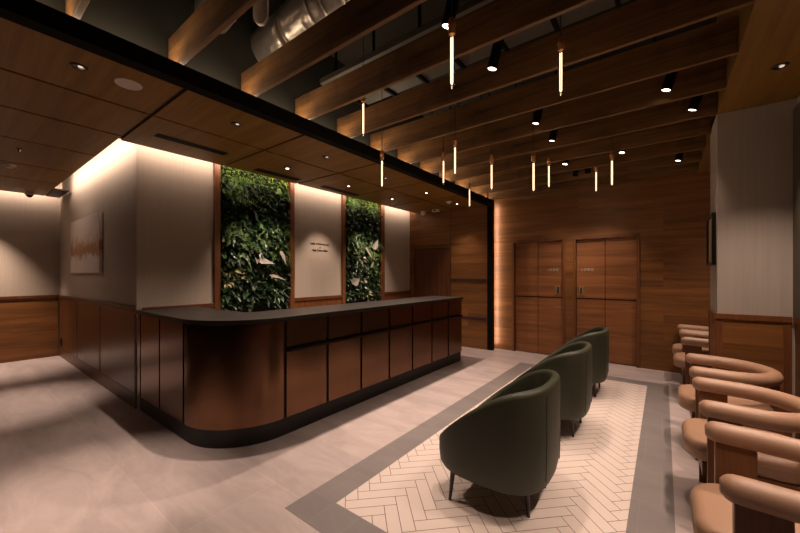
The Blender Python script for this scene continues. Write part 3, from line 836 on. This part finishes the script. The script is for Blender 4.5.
WCH = [(2.0, 'tan leather waiting chair nearest the camera, cut by the right picture edge'),
 (2.935, 'second tan waiting chair from the camera along the right wall'),
 (3.86, 'third tan waiting chair, standing right in front of the column'),
 (5.47, 'tan waiting chair just beyond the column, nearer of the two half hidden ones'),
 (6.19, 'tan waiting chair farthest away, against the wood back wall')]
for i, (y, lab) in enumerate(WCH):
    o = wc0 if i == 0 else copy_tree(wc0)
    o.location = (.10, y, 0); tag(o, lab, 'chair', 'tan waiting chairs along the right wall')

# ------------------------------------------------------------------ pictures, socket, lettering
pt = thing('painting', (-6.66,YP-.004,1.47), 'unframed abstract canvas with an orange band on the left wall', 'painting')
m, nt, p = nodes('abstract_paint'); N = nt.nodes.new; L = nt.links.new
tc = N('ShaderNodeTexCoord'); sepn = N('ShaderNodeSeparateXYZ'); L(tc.outputs['Object'], sepn.inputs[0])
nz = N('ShaderNodeTexNoise'); nz.inputs['Scale'].default_value = 6; nz.inputs['Detail'].default_value = 8; nz.inputs['Roughness'].default_value = .7; L(tc.outputs['Object'], nz.inputs['Vector'])
ma = N('ShaderNodeMath'); ma.operation = 'MULTIPLY_ADD'; ma.inputs[1].default_value = .55; L(nz.outputs['Fac'], ma.inputs[0]); L(sepn.outputs[2], ma.inputs[2])
rp = N('ShaderNodeValToRGB'); L(ma.outputs[0], rp.inputs[0]); e = rp.color_ramp.elements
e[0].position = .0; e[0].color = (.60,.53,.48,1); e[1].position = 1; e[1].color = (.60,.51,.46,1)
for pos, c in ((.48,(.58,.50,.45)),(.53,(.40,.22,.11)),(.59,(.33,.15,.055)),(.67,(.36,.18,.075)),(.76,(.52,.40,.31)),(.84,(.58,.48,.42))):
    q = e.new(pos); q.color = (*c, 1)
L(rp.outputs[0], p.inputs['Base Color']); p.inputs['Roughness'].default_value = .7
obj('canvas', RB(-.83, .83, -.035, 0, 0, .80, r=.004), m, pt)
obj('stretcher', B(-.82, .82, -.012, .0005, .01, .79), M['plinth'], pt)
pf = thing('framed_picture', (XC-.001,4.585,1.54), 'dark framed picture on the side of the column', 'picture')
bm = NB(); rbox(bm, -.03, 0, -.25, -.225, 0, .49, r=.003); rbox(bm, -.03, 0, .225, .25, 0, .49, r=.003); rbox(bm, -.03, 0, -.2249, .2249, 0, .025, r=.003); rbox(bm, -.03, 0, -.2249, .2249, .465, .49, r=.003)
obj('frame', bm, M['leg'], pf)
obj('print', B(-.014, -.001, -.225, .225, .025, .465), plain('picture_print', (.40,.31,.20), .4, var=.5, bscale=8), pf)
so = thing('power_socket', (-8.4,YP-.0145,.20), 'small dark power socket low on the left panelled wall', 'socket')
obj('plate', RB(-.06,.06,-.008,0,.0,.14, r=.003), M['leg'], so); obj('outlet', B(-.025,.025,-.010,-.008,.03,.11), M['plinth'], so)
sg = thing('wall_lettering', (XW+.001,3.775,1.865), 'small dark clinic lettering on the pale panel between the green walls', 'lettering')
for body, zz, size in (('WISE TOWN CLINIC', .070, .044), ('&', .020, .034), ('Anje Town Clinic', -.032, .046)):
    cu = bpy.data.curves.new('line', 'FONT'); cu.body = body; cu.size = size; cu.extrude = .003; cu.align_x = 'CENTER'; cu.materials.append(M['ink'])
    if body[0] == 'A': cu.shear = .25; cu.offset = .0012
    t = text_mesh('text_line', cu); t.parent = sg; t.location = (.003, 0, zz); t.rotation_euler = (PI/2, 0, PI/2)

# ------------------------------------------------------------------ green walls
LM = {'moss': leafmat('moss_green', (.05,.10,.010), (.16,.26,.03), 14), 'fern': leafmat('fern_green', (.05,.12,.02), (.16,.28,.06), 8),
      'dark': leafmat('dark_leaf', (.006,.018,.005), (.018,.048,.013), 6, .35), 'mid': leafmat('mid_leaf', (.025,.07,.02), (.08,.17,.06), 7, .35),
      'pale': leafmat('variegated_leaf', (.08,.14,.06), (.42,.46,.27), 26, .35), 'gold': leafmat('gold_leaf', (.16,.17,.04), (.50,.43,.20), 24, .4),
      'white': leafmat('silvery_leaf', (.40,.38,.32), (.55,.50,.44), 10, .4)}
def leaf(bm, base, dirv, nrm, ln, wd, bend=.25, seg=4, shape=.5):
    dirv = dirv.normalized(); side = dirv.cross(nrm).normalized(); up = side.cross(dirv).normalized()
    prev = None
    for k in range(seg+1):
        t = k/seg; w = wd*math.sin(PI*min(1, max(.03, t**shape*.97+.02)))
        c = base+dirv*ln*t-up*bend*ln*t*t*.0+Vector((0,0,-bend*ln*t*t))
        a = bm.verts.new(c-side*w/2+up*w*.12); m_ = bm.verts.new(c); b = bm.verts.new(c+side*w/2+up*w*.12)
        if prev:
            bm.faces.new((prev[0], prev[1], m_, a)); bm.faces.new((prev[1], prev[2], b, m_))
        prev = (a, m_, b)
def rosette(bm, c, n, ln, wd, rnd, spread=1.0, bend=.35, seg=4, stem=True):
    for k in range(n):
        a = 2*PI*rnd.random(); out = .35+.8*rnd.random()
        d = Vector((out, math.cos(a)*spread, math.sin(a)*spread*.9+.15))
        l = ln*rnd.uniform(.65,1.15)
        st = c+Vector((0, math.cos(a)*.02, math.sin(a)*.02))+d.normalized()*l*rnd.uniform(.1,.55)
        leaf(bm, st, d+Vector((rnd.uniform(-.3,.3),)*3), Vector((1, rnd.uniform(-.5,.5), .7+rnd.uniform(-.4,.4))), l, wd*rnd.uniform(.8,1.2), bend*rnd.uniform(.5,1.5), seg)
def frond(bm, base, d, ln, rnd):
    d = d.normalized(); n = 11
    for k in range(n):
        t = k/n; c = base+d*ln*t+Vector((0,0,-.55*ln*t*t))
        l = .30*ln*(1-t*.8)
        sd = d.cross(Vector((1,0,.3))).normalized()
        for s in (-1, 1):
            leaf(bm, c, sd*s+d*.5, Vector((1,0,.5)), l, l*.32, .15, 2)
def fit(bm, hy):
    for v in bm.verts: v.co.y = max(-hy+.004, min(hy-.004, v.co.y)); v.co.x = max(.0305, v.co.x)
    return bm
def green_wall(y0, y1, label, seed):
    rnd = random.Random(seed)
    yc = (y0+y1)/2
    rt = thing('living_wall', (XW-.099, yc, 1.0), label, 'green wall')
    zt, zb = 1.97, -.02; hy = (y1-y0)/2
    obj('backing', B(0, .03, -hy, hy, -.4, zt), plain('dark_felt', (.006,.009,.004), .95), rt)
    def area(z, n=None): return Vector((.03, rnd.uniform(-hy+.06, hy-.06), z))
    # mossy foliage along the top and dark filler everywhere
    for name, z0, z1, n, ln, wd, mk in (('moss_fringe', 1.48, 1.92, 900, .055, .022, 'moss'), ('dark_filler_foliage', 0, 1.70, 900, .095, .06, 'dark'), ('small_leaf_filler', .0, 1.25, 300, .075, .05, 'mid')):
        bm = NB()
        for k in range(n):
            zz = rnd.uniform(z0, z1)
            if name == 'moss_fringe': zz = z1-(z1-z0)*rnd.random()**1.5
            p = Vector((.03+rnd.random()*.075, rnd.uniform(-hy+.01, hy-.01), zz))
            leaf(bm, p, Vector((.5+rnd.random(), rnd.uniform(-1,1), rnd.uniform(-1,1))), Vector((1, rnd.uniform(-.6,.6), .8)), ln*rnd.uniform(.6,1.3), wd*rnd.uniform(.7,1.2), .3, 3)
        obj(name, fit(bm, hy), LM[mk], rt, kind='stuff')
    for k in range(16):      # ferns
        bm = NB(); c = area(rnd.choice((rnd.uniform(1.45,1.85), rnd.uniform(.55,1.15), rnd.uniform(.9,1.2))))
        for q in range(9):
            a = rnd.uniform(0, 2*PI); frond(bm, c, Vector((.8, math.cos(a), math.sin(a)*.7+.3)), rnd.uniform(.16,.30), rnd)
        obj('fern', fit(bm, hy), LM['fern'], rt)
    for nm, mk, n, ln, wd, z0, z1, nl in (('broad_leaf_plant','mid',10,.12,.095,.1,1.15,12), ('dark_broad_leaf_plant','dark',10,.14,.11,.1,1.5,14),
         ('variegated_ivy','pale',16,.075,.055,.03,.66,20), ('golden_pothos','gold',5,.09,.06,.35,1.0,14), ('spear_leaf_plant','mid',2,.17,.035,.1,1.1,14)):
        for k in range(n):
            bm = NB(); rosette(bm, area(rnd.uniform(z0, z1)), nl, ln, wd, rnd)
            obj(nm, fit(bm, hy), LM[mk], rt)
    return rt, rnd, hy
g1, rnd, hy = green_wall(2.143, 3.179, 'larger planted green wall, left of the lettered panel', 3)
def big(rt, pts, nm='silver_leaf_plant'):
    for y, z, l, w, dy, dz in pts:
        bm = NB(); leaf(bm, Vector((.15, y, z)), Vector((.25, dy, dz)), Vector((1,.1,.6)), l, w, .12, 8)
        obj(nm, fit(bm, hy), LM['white'], rt)
big(g1, [(-.02,.64,.23,.11,1,-.05), (.33,.80,.20,.075,.4,-1), (-.02,.60,.13,.05,-.5,.8), (.16,.44,.24,.05,1,-.2)])
g2, rnd, hy = green_wall(4.331, 5.299, 'narrower planted green wall, right of the lettered panel', 5)
big(g2, [(.24,.93,.25,.14,.25,1), (-.0,.96,.25,.075,.7,-.9), (.25,.72,.22,.06,-.2,1), (.16,.58,.15,.055,.3,1), (-.34,.28,.18,.16,.4,.4)])
def gold(rt, pts):
    r2 = random.Random(11)
    for y, z in pts:
        bm = NB(); rosette(bm, Vector((.07, y, z)), 13, .10, .06, r2); obj('golden_pothos', fit(bm, hy), LM['gold'], rt)
gold(g1, [(-.38,.50),(-.30,.44),(-.42,.38)]); gold(g2, [(-.1,.72),(0,.60),(.05,.45),(-.15,.85),(.1,.1)])

# ------------------------------------------------------------------ camera, world, view
cam = bpy.data.cameras.new('camera'); co = link(bpy.data.objects.new('camera', cam))
co.location = (0, 0, 1.45); co.rotation_euler = (PI/2, 0, math.radians(37.2))
cam.sensor_width = 36; cam.lens = 347/800*36; cam.shift_y = 8/800; cam.clip_start = .02
scn.camera = co
w = bpy.data.worlds.new('world'); scn.world = w; w.use_nodes = True
w.node_tree.nodes['Background'].inputs[0].default_value = (1,.75,.55,1); w.node_tree.nodes['Background'].inputs[1].default_value = .001
scn.view_settings.view_transform = 'Standard'; scn.view_settings.look = 'None'; scn.view_settings.gamma = 1
scn.view_settings.exposure = 0.22
